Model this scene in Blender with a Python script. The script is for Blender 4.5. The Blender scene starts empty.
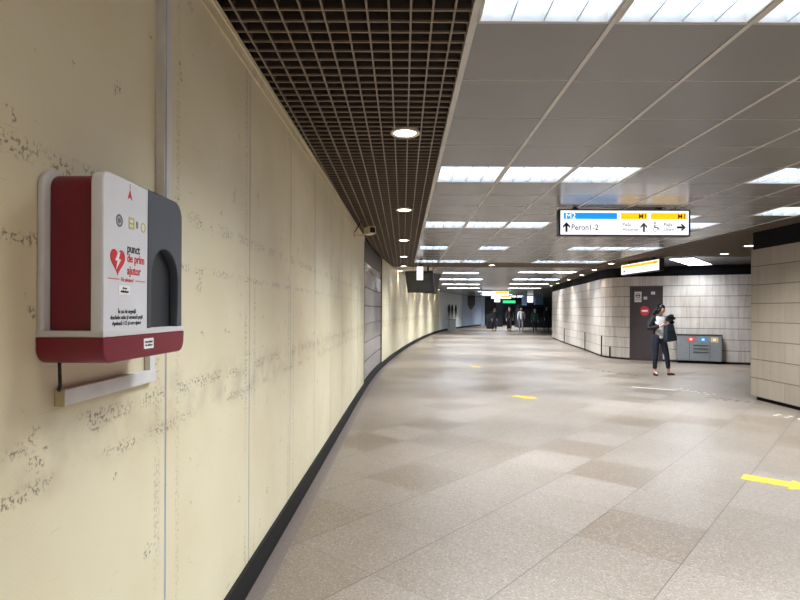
import bpy, bmesh, math, random
from mathutils import Vector, Matrix
random.seed(7)
C = bpy.context.scene.collection
PI = math.pi
CZ = 2.86            # ceiling height

# ------------------------------------------------------------------ materials
def lin(c):
    return tuple(((v/255)/12.92 if v/255 <= .04045 else ((v/255+.055)/1.055)**2.4) for v in c) + (1,)

def mat(name, rgb, rough=.5, metal=0, spec=.5, var=.08, scale=14, bump=0):
    m = bpy.data.materials.new(name); m.use_nodes = True
    nt = m.node_tree; b = nt.nodes['Principled BSDF']
    b.inputs['Roughness'].default_value = rough
    b.inputs['Metallic'].default_value = metal
    b.inputs['Specular IOR Level'].default_value = spec
    c = lin(rgb)
    tc = nt.nodes.new('ShaderNodeTexCoord'); n = nt.nodes.new('ShaderNodeTexNoise')
    n.inputs['Scale'].default_value = scale; n.inputs['Detail'].default_value = 4
    nt.links.new(tc.outputs['Object'], n.inputs['Vector'])
    r = nt.nodes.new('ShaderNodeValToRGB')
    r.color_ramp.elements[0].position = .3; r.color_ramp.elements[1].position = .7
    r.color_ramp.elements[0].color = tuple(v*(1-var) for v in c[:3])+(1,)
    r.color_ramp.elements[1].color = tuple(min(1, v*(1+var)) for v in c[:3])+(1,)
    nt.links.new(n.outputs['Fac'], r.inputs['Fac'])
    nt.links.new(r.outputs['Color'], b.inputs['Base Color'])
    if bump:
        bp = nt.nodes.new('ShaderNodeBump'); bp.inputs['Strength'].default_value = bump
        nt.links.new(n.outputs['Fac'], bp.inputs['Height']); nt.links.new(bp.outputs['Normal'], b.inputs['Normal'])
    return m

def glow(name, rgb, strength, base=(230, 230, 230)):
    m = mat(name, base, .4)
    b = m.node_tree.nodes['Principled BSDF']
    b.inputs['Emission Color'].default_value = lin(rgb)
    b.inputs['Emission Strength'].default_value = strength
    m.cycles.emission_sampling = 'NONE'
    return m

def N(nt, t, **kw):
    n = nt.nodes.new(t)
    for k, v in kw.items(): setattr(n, k, v)
    return n
def math_(nt, op, a, b=None):
    n = nt.nodes.new('ShaderNodeMath'); n.operation = op
    for i, v in enumerate((a, b)):
        if v is None: continue
        if isinstance(v, (int, float)): n.inputs[i].default_value = v
        else: nt.links.new(v, n.inputs[i])
    return n.outputs[0]
def mixc(nt, fac, a, b):
    n = nt.nodes.new('ShaderNodeMix'); n.data_type = 'RGBA'
    for i, v in ((0, fac), (6, a), (7, b)):
        if isinstance(v, (int, float)): n.inputs[i].default_value = v
        elif isinstance(v, tuple): n.inputs[i].default_value = v
        else: nt.links.new(v, n.inputs[i])
    return n.outputs[2]
def noise(nt, vec, scale, detail=3, sx=1, sy=1, sz=1):
    mp = nt.nodes.new('ShaderNodeMapping'); mp.inputs['Scale'].default_value = (sx, sy, sz)
    nt.links.new(vec, mp.inputs['Vector'])
    n = nt.nodes.new('ShaderNodeTexNoise'); n.inputs['Scale'].default_value = scale; n.inputs['Detail'].default_value = detail
    nt.links.new(mp.outputs[0], n.inputs['Vector'])
    return n.outputs['Fac']
def step(nt, v, lo, hi):
    n = nt.nodes.new('ShaderNodeMapRange'); n.inputs['From Min'].default_value = lo; n.inputs['From Max'].default_value = hi
    nt.links.new(v, n.inputs['Value']); return n.outputs[0]

def mat_cream():
    m = bpy.data.materials.new('cream_panel'); m.use_nodes = True; nt = m.node_tree; b = nt.nodes['Principled BSDF']
    b.inputs['Roughness'].default_value = .42; b.inputs['Specular IOR Level'].default_value = .4
    uv = N(nt, 'ShaderNodeUVMap').outputs[0]
    sp = N(nt, 'ShaderNodeSeparateXYZ'); nt.links.new(uv, sp.inputs[0]); s, z = sp.outputs[0], sp.outputs[1]
    base = mixc(nt, step(nt, noise(nt, uv, 2.2, 6), .35, .65), lin((225, 211, 177)), lin((232, 220, 190)))
    # fine woven imprint of the panel
    wv = math_(nt, 'MULTIPLY', math_(nt, 'SINE', math_(nt, 'MULTIPLY', s, 420)), math_(nt, 'SINE', math_(nt, 'MULTIPLY', z, 420)))
    base = mixc(nt, math_(nt, 'MULTIPLY', step(nt, wv, .3, 1), .05), base, lin((120, 104, 78)))
    # cell pattern: the squares of an old mosaic glue
    cell = N(nt, 'ShaderNodeTexBrick'); cell.offset = 0; cell.inputs['Scale'].default_value = 1
    for k, v in (('Brick Width', .012), ('Row Height', .013), ('Mortar Size', .003), ('Mortar Smooth', .3)): cell.inputs[k].default_value = v
    nt.links.new(uv, cell.inputs['Vector'])
    specks = step(nt, noise(nt, uv, 75, 3), .49, .58)
    big = step(nt, noise(nt, uv, 6, 3), .46, .54)
    def band(v, c, w):
        d = math_(nt, 'ABSOLUTE', math_(nt, 'SUBTRACT', v, c)); return step(nt, d, w, w*.4)
    wob = math_(nt, 'ADD', z, math_(nt, 'MULTIPLY', math_(nt, 'SUBTRACT', noise(nt, uv, 3, 2), .5), .03))
    bands = math_(nt, 'MAXIMUM', band(wob, 1.085, .024), band(wob, 1.20, .035))
    bands = math_(nt, 'MAXIMUM', bands, band(wob, 1.66, .02))
    bands = math_(nt, 'MAXIMUM', bands, math_(nt, 'MULTIPLY', band(wob, 1.86, .035), .9))
    f = math_(nt, 'FRACT', math_(nt, 'DIVIDE', math_(nt, 'SUBTRACT', s, 1.97-1.02*20), 1.02))
    vb = math_(nt, 'MAXIMUM', band(f, .09, .022), band(f, .93, .03))
    vb = math_(nt, 'MULTIPLY', vb, step(nt, noise(nt, uv, 3, 2, 1, .4), .42, .6))
    patches = step(nt, noise(nt, uv, 9, 2), .67, .70)
    marks = math_(nt, 'MULTIPLY', math_(nt, 'MULTIPLY', specks, math_(nt, 'MAXIMUM', math_(nt, 'MULTIPLY', bands, big), math_(nt, 'MAXIMUM', math_(nt, 'MULTIPLY', vb, .85), math_(nt, 'MULTIPLY', patches, .9)))),
                  math_(nt, 'ADD', .22, math_(nt, 'MULTIPLY', cell.outputs['Fac'], .78)))
    col = mixc(nt, math_(nt, 'MULTIPLY', marks, .75), base, lin((92, 78, 62)))
    # broad rubbed dirt around the bands
    col = mixc(nt, math_(nt, 'MULTIPLY', math_(nt, 'MULTIPLY', band(wob, 1.16, .14), step(nt, noise(nt, uv, 7, 4), .4, .75)), .36), col, lin((140, 122, 92)))
    # slanting scratches
    sc = math_(nt, 'MULTIPLY', step(nt, noise(nt, uv, 6, 2, 1.2, 14, 1), .68, .72), step(nt, noise(nt, uv, 2.5, 1), .5, .6))
    col = mixc(nt, math_(nt, 'MULTIPLY', sc, .18), col, lin((120, 104, 80)))
    nt.links.new(col, b.inputs['Base Color'])
    return m

def mat_stone(name, a, c, mortar, off=(0, .06), bw=.66, rh=.317, rough=.32, ms=.004, streak=.5, bed=.85):
    m = bpy.data.materials.new(name); m.use_nodes = True; nt = m.node_tree; b = nt.nodes['Principled BSDF']
    b.inputs['Roughness'].default_value = rough
    uv = N(nt, 'ShaderNodeUVMap').outputs[0]
    mp = N(nt, 'ShaderNodeMapping'); mp.inputs['Location'].default_value = (-off[0], -off[1], 0); nt.links.new(uv, mp.inputs[0])
    br = N(nt, 'ShaderNodeTexBrick'); br.offset = .5; br.inputs['Scale'].default_value = 1
    for k, v in (('Brick Width', bw), ('Row Height', rh), ('Mortar Size', ms), ('Mortar Smooth', .1), ('Bias', 0.)): br.inputs[k].default_value = v
    br.inputs['Color1'].default_value = lin(a); br.inputs['Color2'].default_value = lin(c); br.inputs['Mortar'].default_value = lin(tuple(.5*p+.5*q for p, q in zip(mortar, a)))
    nt.links.new(mp.outputs[0], br.inputs['Vector'])
    st = step(nt, noise(nt, uv, 3, 5, 3.2, .3, 1), .42, .7)
    col = mixc(nt, math_(nt, 'MULTIPLY', st, streak), br.outputs['Color'], mixc(nt, .5, br.outputs['Color'], lin(tuple(v*k for v, k in zip(a, (.66, .6, .54))))))
    sm = step(nt, noise(nt, uv, 9, 4), .55, .8)
    col = mixc(nt, math_(nt, 'MULTIPLY', sm, .22), col, lin((112, 98, 84)))
    sp = N(nt, 'ShaderNodeSeparateXYZ'); nt.links.new(mp.outputs[0], sp.inputs[0])
    fr = math_(nt, 'FRACT', math_(nt, 'DIVIDE', sp.outputs[1], rh)); dd = math_(nt, 'MINIMUM', fr, math_(nt, 'SUBTRACT', 1, fr))
    col = mixc(nt, math_(nt, 'MULTIPLY', step(nt, dd, .034, .016), bed), col, lin(mortar))
    nt.links.new(col, b.inputs['Base Color'])
    bp = N(nt, 'ShaderNodeBump'); bp.inputs['Strength'].default_value = .35; bp.inputs['Distance'].default_value = .01; bp.invert = True
    nt.links.new(br.outputs['Fac'], bp.inputs['Height']); nt.links.new(bp.outputs['Normal'], b.inputs['Normal'])
    return m

def mat_floor():
    m = bpy.data.materials.new('granite_floor'); m.use_nodes = True; nt = m.node_tree; b = nt.nodes['Principled BSDF']
    tc = N(nt, 'ShaderNodeTexCoord').outputs['Object']
    A = math.radians(40.5); ux, uy = math.sin(A), math.cos(A)
    def dot(v):
        n = N(nt, 'ShaderNodeVectorMath', operation='DOT_PRODUCT'); nt.links.new(tc, n.inputs[0]); n.inputs[1].default_value = v; return n.outputs['Value']
    u = math_(nt, 'SUBTRACT', dot((ux, uy, 0)), 3.59); v = math_(nt, 'SUBTRACT', dot((uy, -ux, 0)), -2.18)
    P = .65
    fu, fv = math_(nt, 'DIVIDE', u, P), math_(nt, 'DIVIDE', v, P)
    cu, cv = math_(nt, 'FLOOR', fu), math_(nt, 'FLOOR', fv)
    cb = N(nt, 'ShaderNodeCombineXYZ'); nt.links.new(cu, cb.inputs[0]); nt.links.new(cv, cb.inputs[1])
    wn = N(nt, 'ShaderNodeTexWhiteNoise', noise_dimensions='2D'); nt.links.new(cb.outputs[0], wn.inputs['Vector'])
    rnd = wn.outputs['Value']
    cr = N(nt, 'ShaderNodeValToRGB'); e = cr.color_ramp.elements; cr.color_ramp.interpolation = 'LINEAR'
    e[0].position = 0; e[0].color = lin((105, 90, 75)); e[1].position = 1; e[1].color = lin((130, 117, 106))
    x = e.new(.2); x.color = lin((113, 98, 83)); x = e.new(.3); x.color = lin((120, 107, 94)); x = e.new(.8); x.color = lin((124, 111, 99))
    nt.links.new(rnd, cr.inputs[0])
    sp1 = step(nt, noise(nt, tc, 95, 2), .40, .62)
    vo = N(nt, 'ShaderNodeTexVoronoi'); vo.inputs['Scale'].default_value = 105; nt.links.new(tc, vo.inputs['Vector'])
    vs = N(nt, 'ShaderNodeSeparateColor'); nt.links.new(vo.outputs['Color'], vs.inputs[0])
    col = mixc(nt, math_(nt, 'MULTIPLY', sp1, .22), cr.outputs[0], lin((78, 64, 54)))
    col = mixc(nt, math_(nt, 'MULTIPLY', step(nt, vs.outputs[0], .70, .92), .36), col, lin((168, 156, 146)))
    col = mixc(nt, math_(nt, 'MULTIPLY', step(nt, vs.outputs[1], .74, .94), .40), col, lin((62, 50, 42)))
    col = mixc(nt, math_(nt, 'MULTIPLY', step(nt, noise(nt, tc, 1.3, 3), .3, .9), .14), col, lin((98, 84, 70)))
    # joints
    def edge(f):
        fr = math_(nt, 'FRACT', f); d = math_(nt, 'MINIMUM', fr, math_(nt, 'SUBTRACT', 1, fr)); return step(nt, d, .007, .003)
    jt = math_(nt, 'MAXIMUM', edge(fv), math_(nt, 'MULTIPLY', edge(fu), .5))
    col = mixc(nt, math_(nt, 'MULTIPLY', jt, .8), col, lin((56, 46, 40)))
    nt.links.new(col, b.inputs['Base Color'])
    rr = math_(nt, 'ADD', .31, math_(nt, 'ADD', math_(nt, 'MULTIPLY', rnd, .05), math_(nt, 'MULTIPLY', noise(nt, tc, 1.5, 2), .08)))
    nt.links.new(rr, b.inputs['Roughness'])
    b.inputs['Specular IOR Level'].default_value = .7
    return m

M = dict(
 cream=mat_cream(),
 stone=mat_stone('white_stone_tiles', (206, 196, 188), (190, 179, 169), (62, 54, 50), streak=.85),
 taupe=mat_stone('taupe_stone_blocks', (150, 137, 121), (142, 129, 113), (80, 70, 60), off=(.2, .06), rough=.4, streak=.3),
 gtile=mat_stone('grey_gloss_tiles', (186, 178, 176), (172, 164, 161), (44, 39, 38), off=(0, .15), bw=1.4, rh=.36, rough=.2, ms=.012, streak=.3),
 floor=mat_floor(),
 border=mat('border_granite', (112, 100, 94), .4, var=.2, scale=90),
 base=mat('black_baseboard', (20, 19, 20), .6, spec=.25),
 panel=mat('grey_ceiling_metal', (112, 110, 109), .24, spec=.6, var=.03, scale=2),
 rail=mat('ceiling_rail', (190, 184, 178), .35),
 dark=mat('dark_void', (26, 22, 20), .8),
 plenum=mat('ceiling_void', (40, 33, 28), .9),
 grid=mat('brown_grid', (66, 54, 47), .5, var=.05), lip=mat('grid_lip', (128, 112, 98), .45, var=.05),  # bar undersides paler than the sides: light on them put into the colour
 black=mat('black_paint', (16, 17, 24), .35),
 gap=mat('black_gap', (11, 12, 17), .85, spec=.2),
 strip=mat('joint_strip', (160, 168, 186), .4),
 trunkshade=mat('trunking_end_shade', (196, 180, 142), .5),  # darker tone standing for shade on the trunking's end
 header=mat('brown_header', (74, 62, 56), .45),
 plate=mat('white_plastic', (214, 210, 210), .35, var=.03),
 panelw=mat('white_gloss_panel', (226, 225, 229), .25, var=.02),
 red=mat('dark_red_plastic', (118, 11, 36), .35, var=.06),
 redink=mat('red_ink', (212, 46, 58), .5), blackink=mat('black_ink', (26, 24, 30), .5),
 greyink=mat('grey_ink', (110, 112, 118), .5), yelink=mat('yellow_ink', (200, 190, 90), .5), whiteink=mat('white_ink', (240, 238, 236), .5),
 grey=mat('grey_plastic', (72, 76, 83), .3, var=.04), greyd=mat('grey_recess', (46, 48, 53), .35),
 trunk=mat('white_trunking', (226, 223, 220), .4), rubber=mat('black_rubber', (14, 14, 14), .5),
 lite=glow('fluorescent_diffuser', (222, 238, 255), 6.5), louver=mat('louver_metal', (205, 212, 220), .25, metal=.3),
 down=glow('downlight_lens', (255, 240, 216), 12.0), ring=mat('downlight_ring', (216, 208, 198), .35),
 signframe=mat('sign_frame', (70, 70, 72), .4, metal=.5), signw=glow('sign_white', (244, 248, 255), .8),
 signblue=glow('sign_blue', (20, 140, 235), .75, (20, 140, 235)), signyel=glow('sign_yellow', (255, 190, 15), .75, (255, 200, 20)),
 signgreen=glow('sign_green', (60, 225, 140), .8, (40, 170, 110)),
 signdark=mat('sign_ink', (52, 54, 60), .5), signgrey=mat('sign_grey_ink', (150, 152, 154), .5), signbrown=mat('sign_brown_ink', (110, 78, 10), .5),
 door=mat('brown_door', (66, 56, 58), .42), paper=mat('paper', (214, 208, 206), .6), stickred=mat('sticker_red', (206, 50, 58), .5),
 bin=mat('grey_bin_metal', (136, 138, 140), .38, metal=.2), blab_r=mat('bin_red', (220, 80, 70), .5), blab_b=mat('bin_blue', (50, 150, 210), .5), blab_y=mat('bin_yellow', (220, 190, 130), .5),
 yellow=mat('yellow_tape', (186, 156, 36), .45, var=.12, scale=30), tapeedge=mat('tape_edge', (120, 110, 60), .6),
 steel=mat('steel', (226, 224, 220), .35), stud=mat('worn_studs', (96, 88, 78), .5), studw=mat('pale_studs', (176, 168, 160), .4),
 screen=mat('screen_glass', (26, 26, 30), .15), shell=mat('monitor_shell', (20, 20, 22), .35), beige=mat('beige_housing', (216, 204, 180), .45),
 farwall=mat('far_bluegrey_wall', (158, 168, 184), .4), farwhite=mat('pale_wall', (222, 224, 222), .35), fardark=mat('far_dark', (40, 44, 58), .4), farblue=mat('far_blue_pillar', (150, 176, 214), .35),
 skin=mat('skin', (196, 150, 126), .5), hair=mat('black_hair', (16, 14, 16), .4, scale=60), jacket=mat('black_cloth', (16, 16, 24), .7), white=mat('white_cloth', (228, 224, 224), .75),
 jeans=mat('dark_navy_denim', (22, 26, 40), .7), shoe=mat('dark_shoe', (38, 26, 26), .5), bag=mat('slate_bag', (38, 46, 54), .5), fur=mat('black_plush', (12, 12, 14), .9, scale=80),
 green=mat('green_cloth', (22, 84, 62), .7), greyc=mat('grey_cloth', (130, 132, 140), .7), coat=mat('dark_coat', (22, 22, 30), .7), brownc=mat('brown_cloth', (84, 62, 60), .7), navy=mat('navy_cloth', (30, 38, 62), .7), greyhair=mat('grey_hair', (170, 166, 164), .6), brownhair=mat('brown_hair', (60, 40, 32), .5),
)

# ------------------------------------------------------------------ helpers
def tag(o, label=None, cat=None, group=None, kind=None):
    if label: o['label'] = label
    if cat: o['category'] = cat
    if group: o['group'] = group
    if kind: o['kind'] = kind
    return o
def thing(name, label, cat, loc=(0, 0, 0), rz=0, group=None):
    o = bpy.data.objects.new(name, None); C.objects.link(o); o.empty_display_size = .1
    o.location = loc; o.rotation_euler = (0, 0, rz)
    return tag(o, label, cat, group)
def link(name, me, m=None, parent=None, smooth=False):
    o = bpy.data.objects.new(name, me); C.objects.link(o)
    if m: me.materials.clear(); me.materials.append(m)
    if parent: o.parent = parent
    if smooth:
        for p in me.polygons: p.use_smooth = True
    return o
def copy_tree(o, parent=None):
    c = o.copy(); C.objects.link(c)
    if parent: c.parent = parent
    for ch in list(o.children): copy_tree(ch, c)
    return c

class MB:
    def __init__(s): s.bm = bmesh.new(); s.uv = s.bm.loops.layers.uv.new('UVMap')
    def box(s, x0, x1, y0, y1, z0, z1, bev=0, mtx=None):
        vs = [s.bm.verts.new((x, y, z)) for z in (z0, z1) for y in (y0, y1) for x in (x0, x1)]
        F = [(0, 2, 3, 1), (4, 5, 7, 6), (0, 1, 5, 4), (2, 6, 7, 3), (0, 4, 6, 2), (1, 3, 7, 5)]
        fs = [s.bm.faces.new([vs[i] for i in f]) for f in F]
        if bev:
            es = list({e for f in fs for e in f.edges})
            r = bmesh.ops.bevel(s.bm, geom=es, offset=bev, segments=2, affect='EDGES', profile=.7)
            vs = list({v for v in r['verts']} | {v for v in vs if v.is_valid})
        if mtx: bmesh.ops.transform(s.bm, matrix=mtx, verts=vs)
        return vs
    def quad(s, pts, uvs=None):
        f = s.bm.faces.new([s.bm.verts.new(p) for p in pts])
        if uvs:
            for l, u in zip(f.loops, uvs): l[s.uv].uv = u
        return f
    def cyl(s, p, q, r0, r1=None, seg=16, caps=True):
        p, q = Vector(p), Vector(q); r1 = r0 if r1 is None else r1
        d = (q-p); L = d.length; rot = d.to_track_quat('Z', 'Y').to_matrix().to_4x4()
        bmesh.ops.create_cone(s.bm, cap_ends=caps, segments=seg, radius1=r0, radius2=r1, depth=L, matrix=Matrix.Translation((p+q)/2) @ rot)
    def lathe(s, prof, seg=20, mtx=None):
        rings = []
        for r, z in prof:
            rings.append([s.bm.verts.new((r*math.cos(2*PI*i/seg), r*math.sin(2*PI*i/seg), z)) for i in range(seg)])
        for a, b in zip(rings, rings[1:]):
            for i in range(seg): s.bm.faces.new((a[i], a[(i+1) % seg], b[(i+1) % seg], b[i]))
        s.bm.faces.new(rings[0][::-1]); s.bm.faces.new(rings[-1])
        if mtx: bmesh.ops.transform(s.bm, matrix=mtx, verts=[v for r in rings for v in r])
    def tube(s, pts, r, seg=10):
        for a, b in zip(pts, pts[1:]): s.cyl(a, b, r, seg=seg)
    def ribbon(s, path, z0, z1, th, side=1, s0=0):
        """a solid wall along path; front faces to `side` (+1: right of travel)"""
        P = [Vector((p[0], p[1])) for p in path]; nrm = []
        for i in range(len(P)):
            d = (P[min(i+1, len(P)-1)]-P[max(i-1, 0)]).normalized(); nrm.append(Vector((d.y, -d.x))*side)
        S = [s0]
        for a, b in zip(P, P[1:]): S.append(S[-1]+(b-a).length)
        B = [p-n*th for p, n in zip(P, nrm)]
        for i in range(len(P)-1):
            a, b, a2, b2 = P[i], P[i+1], B[i], B[i+1]; u0, u1 = S[i], S[i+1]
            f = [((a.x, a.y, z0), (b.x, b.y, z0), (b.x, b.y, z1), (a.x, a.y, z1))]
            f.append(((b2.x, b2.y, z0), (a2.x, a2.y, z0), (a2.x, a2.y, z1), (b2.x, b2.y, z1)))
            for q in f: s.quad(q if side > 0 else q[::-1], [(u0, z0), (u1, z0), (u1, z1), (u0, z1)] if side > 0 else [(u0, z1), (u1, z1), (u1, z0), (u0, z0)])
            for z, fl in ((z1, 1), (z0, -1)):
                q = [(a.x, a.y, z), (b.x, b.y, z), (b2.x, b2.y, z), (a2.x, a2.y, z)]
                s.quad(q if fl*side > 0 else q[::-1], [(u0, z), (u1, z), (u1, z), (u0, z)])
        for i in (0, len(P)-1):
            a, a2 = P[i], B[i]
            s.quad([(a.x, a.y, z0), (a2.x, a2.y, z0), (a2.x, a2.y, z1), (a.x, a.y, z1)], [(S[i], z0), (S[i]+th, z0), (S[i]+th, z1), (S[i], z1)])
    def build(s, name, m, parent=None, smooth=False, merge=False):
        if merge: bmesh.ops.remove_doubles(s.bm, verts=s.bm.verts, dist=1e-5)
        me = bpy.data.meshes.new(name); s.bm.to_mesh(me); s.bm.free()
        return link(name, me, m, parent, smooth)

def struct(o): o['kind'] = 'structure'; return o

def baked(ob):
    dg = bpy.context.evaluated_depsgraph_get(); dg.update()
    me = bpy.data.meshes.new_from_object(ob.evaluated_get(dg)); d = ob.data
    bpy.data.objects.remove(ob)
    return me
WALL = Matrix(((0, 0, 1, 0), (1, 0, 0, 0), (0, 1, 0, 0), (0, 0, 0, 1)))       # picture plane facing +x: right=+y, up=+z
FRONT = Matrix(((1, 0, 0, 0), (0, 0, -1, 0), (0, 1, 0, 0), (0, 0, 0, 1)))     # facing -y: right=+x, up=+z
def shape(name, outlines, depth, m, parent, mtx, bev=0):
    """flat outlines (first the rim, then holes) thickened to `depth`"""
    cu = bpy.data.curves.new(name, 'CURVE'); cu.dimensions = '2D'; cu.fill_mode = 'BOTH'
    cu.extrude = max(depth/2-bev, 1e-5); cu.bevel_depth = bev; cu.bevel_resolution = 2; cu.offset = -bev
    for o in outlines:
        sp = cu.splines.new('POLY'); sp.points.add(len(o)-1); sp.use_cyclic_u = True
        for p, q in zip(sp.points, o): p.co = (q[0], q[1], 0, 1)
    ob = bpy.data.objects.new(name, cu); C.objects.link(ob)
    me = baked(ob); me.transform(mtx @ Matrix.Translation((0, 0, depth/2)))
    me.update(); return link(name, me, m, parent)
def text(name, body, size, m, parent, mtx, align='LEFT', xs=1, bold=0, depth=.0006):
    cu = bpy.data.curves.new(name, 'FONT'); cu.body = body; cu.size = size; cu.align_x = align; cu.extrude = depth; cu.offset = bold*size; cu.resolution_u = 2
    ob = bpy.data.objects.new(name, cu); C.objects.link(ob)
    me = baked(ob); me.transform(mtx @ Matrix.Scale(xs, 4, (1, 0, 0))); me.update()
    return link(name, me, m, parent)
def rrect(x0, x1, y0, y1, r, n=6):
    if not hasattr(r, '__len__'): r = (r,)*4      # bl, br, tr, tl
    o = []
    for (cx, cy, a0, rr) in ((x0+r[0], y0+r[0], PI, r[0]), (x1-r[1], y0+r[1], 1.5*PI, r[1]), (x1-r[2], y1-r[2], 0, r[2]), (x0+r[3], y1-r[3], .5*PI, r[3])):
        k = n if rr > 1e-6 else 0
        for i in range(k+1):
            a = a0+.5*PI*(i/k if k else 0); o.append((cx+rr*math.cos(a), cy+rr*math.sin(a)))
    return o
def ringpts(cx, cy, r, n=24): return [(cx+r*math.cos(2*PI*i/n), cy+r*math.sin(2*PI*i/n)) for i in range(n)]
def T(x, y, z=0): return Matrix.Translation((x, y, z))

# ------------------------------------------------------------------ left wall line
LW = [(-6, -.956), (0, -.870), (5, -.798), (10.3, -.722), (14.45, -.555), (21.3, .055), (29.4, 1.04), (39.5, 2.68), (46.5, 4.5), (53.5, 6.83), (57, 8.3)]
def hermite(P):
    n = len(P); mm = []
    for i in range(n):
        a, b = P[max(i-1, 0)], P[min(i+1, n-1)]; mm.append((b[1]-a[1])/(b[0]-a[0]))
    mm[1] = mm[0] = .0144; mm[2] = .0144; mm[3] = .022
    def f(y):
        y = max(P[0][0], min(P[-1][0], y)); i = max(k for k in range(n-1) if P[k][0] <= y)
        h = P[i+1][0]-P[i][0]; t = (y-P[i][0])/h
        return (2*t**3-3*t*t+1)*P[i][1]+(t**3-2*t*t+t)*h*mm[i]+(-2*t**3+3*t*t)*P[i+1][1]+(t**3-t*t)*h*mm[i+1]
    return f
xw = hermite(LW)
def lpath(y0, y1, off=0, n=None):
    n = n or max(1, int((y1-y0)/.7)); return [(xw(y0+(y1-y0)*i/n)+off, y0+(y1-y0)*i/n) for i in range(n+1)]

# ------------------------------------------------------------------ the setting
b = MB(); b.box(-3, 18, -6.5, 62, -.1, 0); struct(b.build('floor', M['floor']))
TOPZ = 3.25
b = MB(); b.box(-3, 18, -6.5, 62, TOPZ, TOPZ+.1); struct(b.build('ceiling_slab', M['plenum']))

b = MB(); y = 1.97-1.02*8; joints = []
Y_T0, Y_T1 = 10.3, 14.45
yy = []
while y < Y_T0-.6: yy.append(y); y += 1.02
yy.append(Y_T0)
for a, c in zip(yy, yy[1:]):
    b.ribbon(lpath(a+.007, c-.007, 0, 2), .1, CZ-.09, .03, 1, a); joints.append(a)
yf = [Y_T1+1.36*i for i in range(19)]
for a, c in zip(yf, yf[1:]):
    b.ribbon(lpath(a+.004, c-.004, 0, 2), .1, CZ+.1, .03, 1, a)
struct(b.build('wall_left', M['cream']))
b = MB()
for a in joints[1:]: b.ribbon([(xw(a-.007)-.002, a-.007), (xw(a+.007)-.002, a+.007)], .1, CZ-.09, .01)
for a in yf[1:-1]: b.ribbon([(xw(a-.006)-.004, a-.006), (xw(a+.006)-.004, a+.006)], .1, CZ, .01)
struct(b.build('trim_1', M['strip']))
b = MB(); b.ribbon(lpath(-6, Y_T0, .006), CZ-.088, CZ-.002, .03); b.ribbon(lpath(-6, Y_T0, .012), CZ-.03, CZ-.003, .03); struct(b.build('trim_2', M['cream']))
b = MB(); b.ribbon(lpath(-6, 57, -.05), 0, CZ+.35, .12); struct(b.build('wall_left_backing', M['dark']))
b = MB(); b.ribbon(lpath(-6, 57, .02), 0, .145, .045); struct(b.build('baseboard_left', M['base']))
b = MB(); b.ribbon(lpath(-6, 57, .11), 0.0005, .003, .09); struct(b.build('trim_3', M['border']))
# glossy grey tiled section set into the wall
b = MB(); b.ribbon(lpath(Y_T0, Y_T1, -.02), .1, 2.46, .02, 1, 0); struct(b.build('wall_left_tiles', M['gtile']))
b = MB(); b.ribbon(lpath(Y_T0, Y_T1, -.012), 2.46, CZ, .03)
b.ribbon(lpath(Y_T0-.03, Y_T0+.03, .004, 1), .1, CZ, .04); b.ribbon(lpath(Y_T1-.03, Y_T1+.03, .004, 1), .1, CZ, .04)
struct(b.build('trim_4', M['header']))
# pale wall stretch far along
b = MB(); b.ribbon(lpath(38.8, 48.5, .012), .1, CZ+.1, .02); struct(b.build('wall_left_pale', M['farwhite']))
b = MB(); b.ribbon(lpath(48.5, 57, .012), .1, CZ+.1, .02); struct(b.build('wall_left_blue', M['farwall']))

# right-hand walls
WT = 2.57
RP = [(8.3, 30.9), (7.92, 28.4), (7.57, 26), (7.26, 23.6), (7.0, 21.3), (6.74, 19.6), (6.58, 18.5), (6.58, 18.05), (6.68, 17.7), (6.84, 17.42), (7.02, 17.18)]
DR = [(7.02, 17.18), (7.83, 16.72)]
BP = [(7.83, 16.72), (9.0, 16.15), (9.8, 15.77), (14, 13.8)]
def plen(p): return sum((Vector(q)-Vector(r)).length for q, r in zip(p, p[1:]))
b = MB(); b.ribbon([(13, 30.9)]+RP, .05, WT, .2, 1, 0); struct(b.build('wall_right', M['stone']))
b = MB(); b.ribbon(DR, 2.27, WT, .2, 1, .3); b.ribbon(BP, .05, WT, .2, 1, .35); struct(b.build('wall_back', M['stone']))
def off(p, d):
    P = [Vector(q) for q in p]; o = []
    for i in range(len(P)):
        t = (P[min(i+1, len(P)-1)]-P[max(i-1, 0)]).normalized(); o.append(tuple(P[i]+Vector((t.y, -t.x))*d))
    return o
b = MB(); b.ribbon(off(RP, -.03), 0, .055, .12); b.ribbon(off(BP, -.005), 0, .055, .12); struct(b.build('baseboard_right', M['gap']))
b = MB(); b.ribbon(off(RP, -.06), WT, CZ+.3, .1); b.ribbon(off(DR, -.06), WT, CZ+.3, .1); b.ribbon(off(BP, -.02), WT, CZ+.3, .1); struct(b.build('trim_5', M['gap']))
BX, BY = 6.03, 9.62
b = MB(); b.ribbon([(9, BY), (BX, BY), (BX, -6)][::1], .06, WT, .25, 1, 0); struct(b.build('wall_corner', M['taupe']))
b = MB(); b.box(BX+.035, 9, -6, BY-.12, 0, .062); struct(b.build('baseboard_corner', M['gap']))
b = MB(); b.box(BX+.02, 9, -6, BY-.02, WT, CZ+.3); struct(b.build('trim_6', M['gap']))
b = MB(); b.box(14, 14.2, 9, 14.2, 0, TOPZ); b.box(8.9, 14.2, 9.3, 9.37, 0, TOPZ); struct(b.build('wall_side', M['taupe']))
b = MB(); b.box(-1.2, 6.3, -6.3, -6, 0, TOPZ); struct(b.build('wall_rear', M['taupe']))

b = MB()
for (x, y, h) in ((7.57, 26, .69), (7.0, 21.3, .69), (6.58, 18.35, .69), (6.65, 17.8, .38)): b.box(x-.025, x-.005, y-.022, y+.022, .05, h, .004)
struct(b.build('trim_9', M['gap']))
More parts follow.
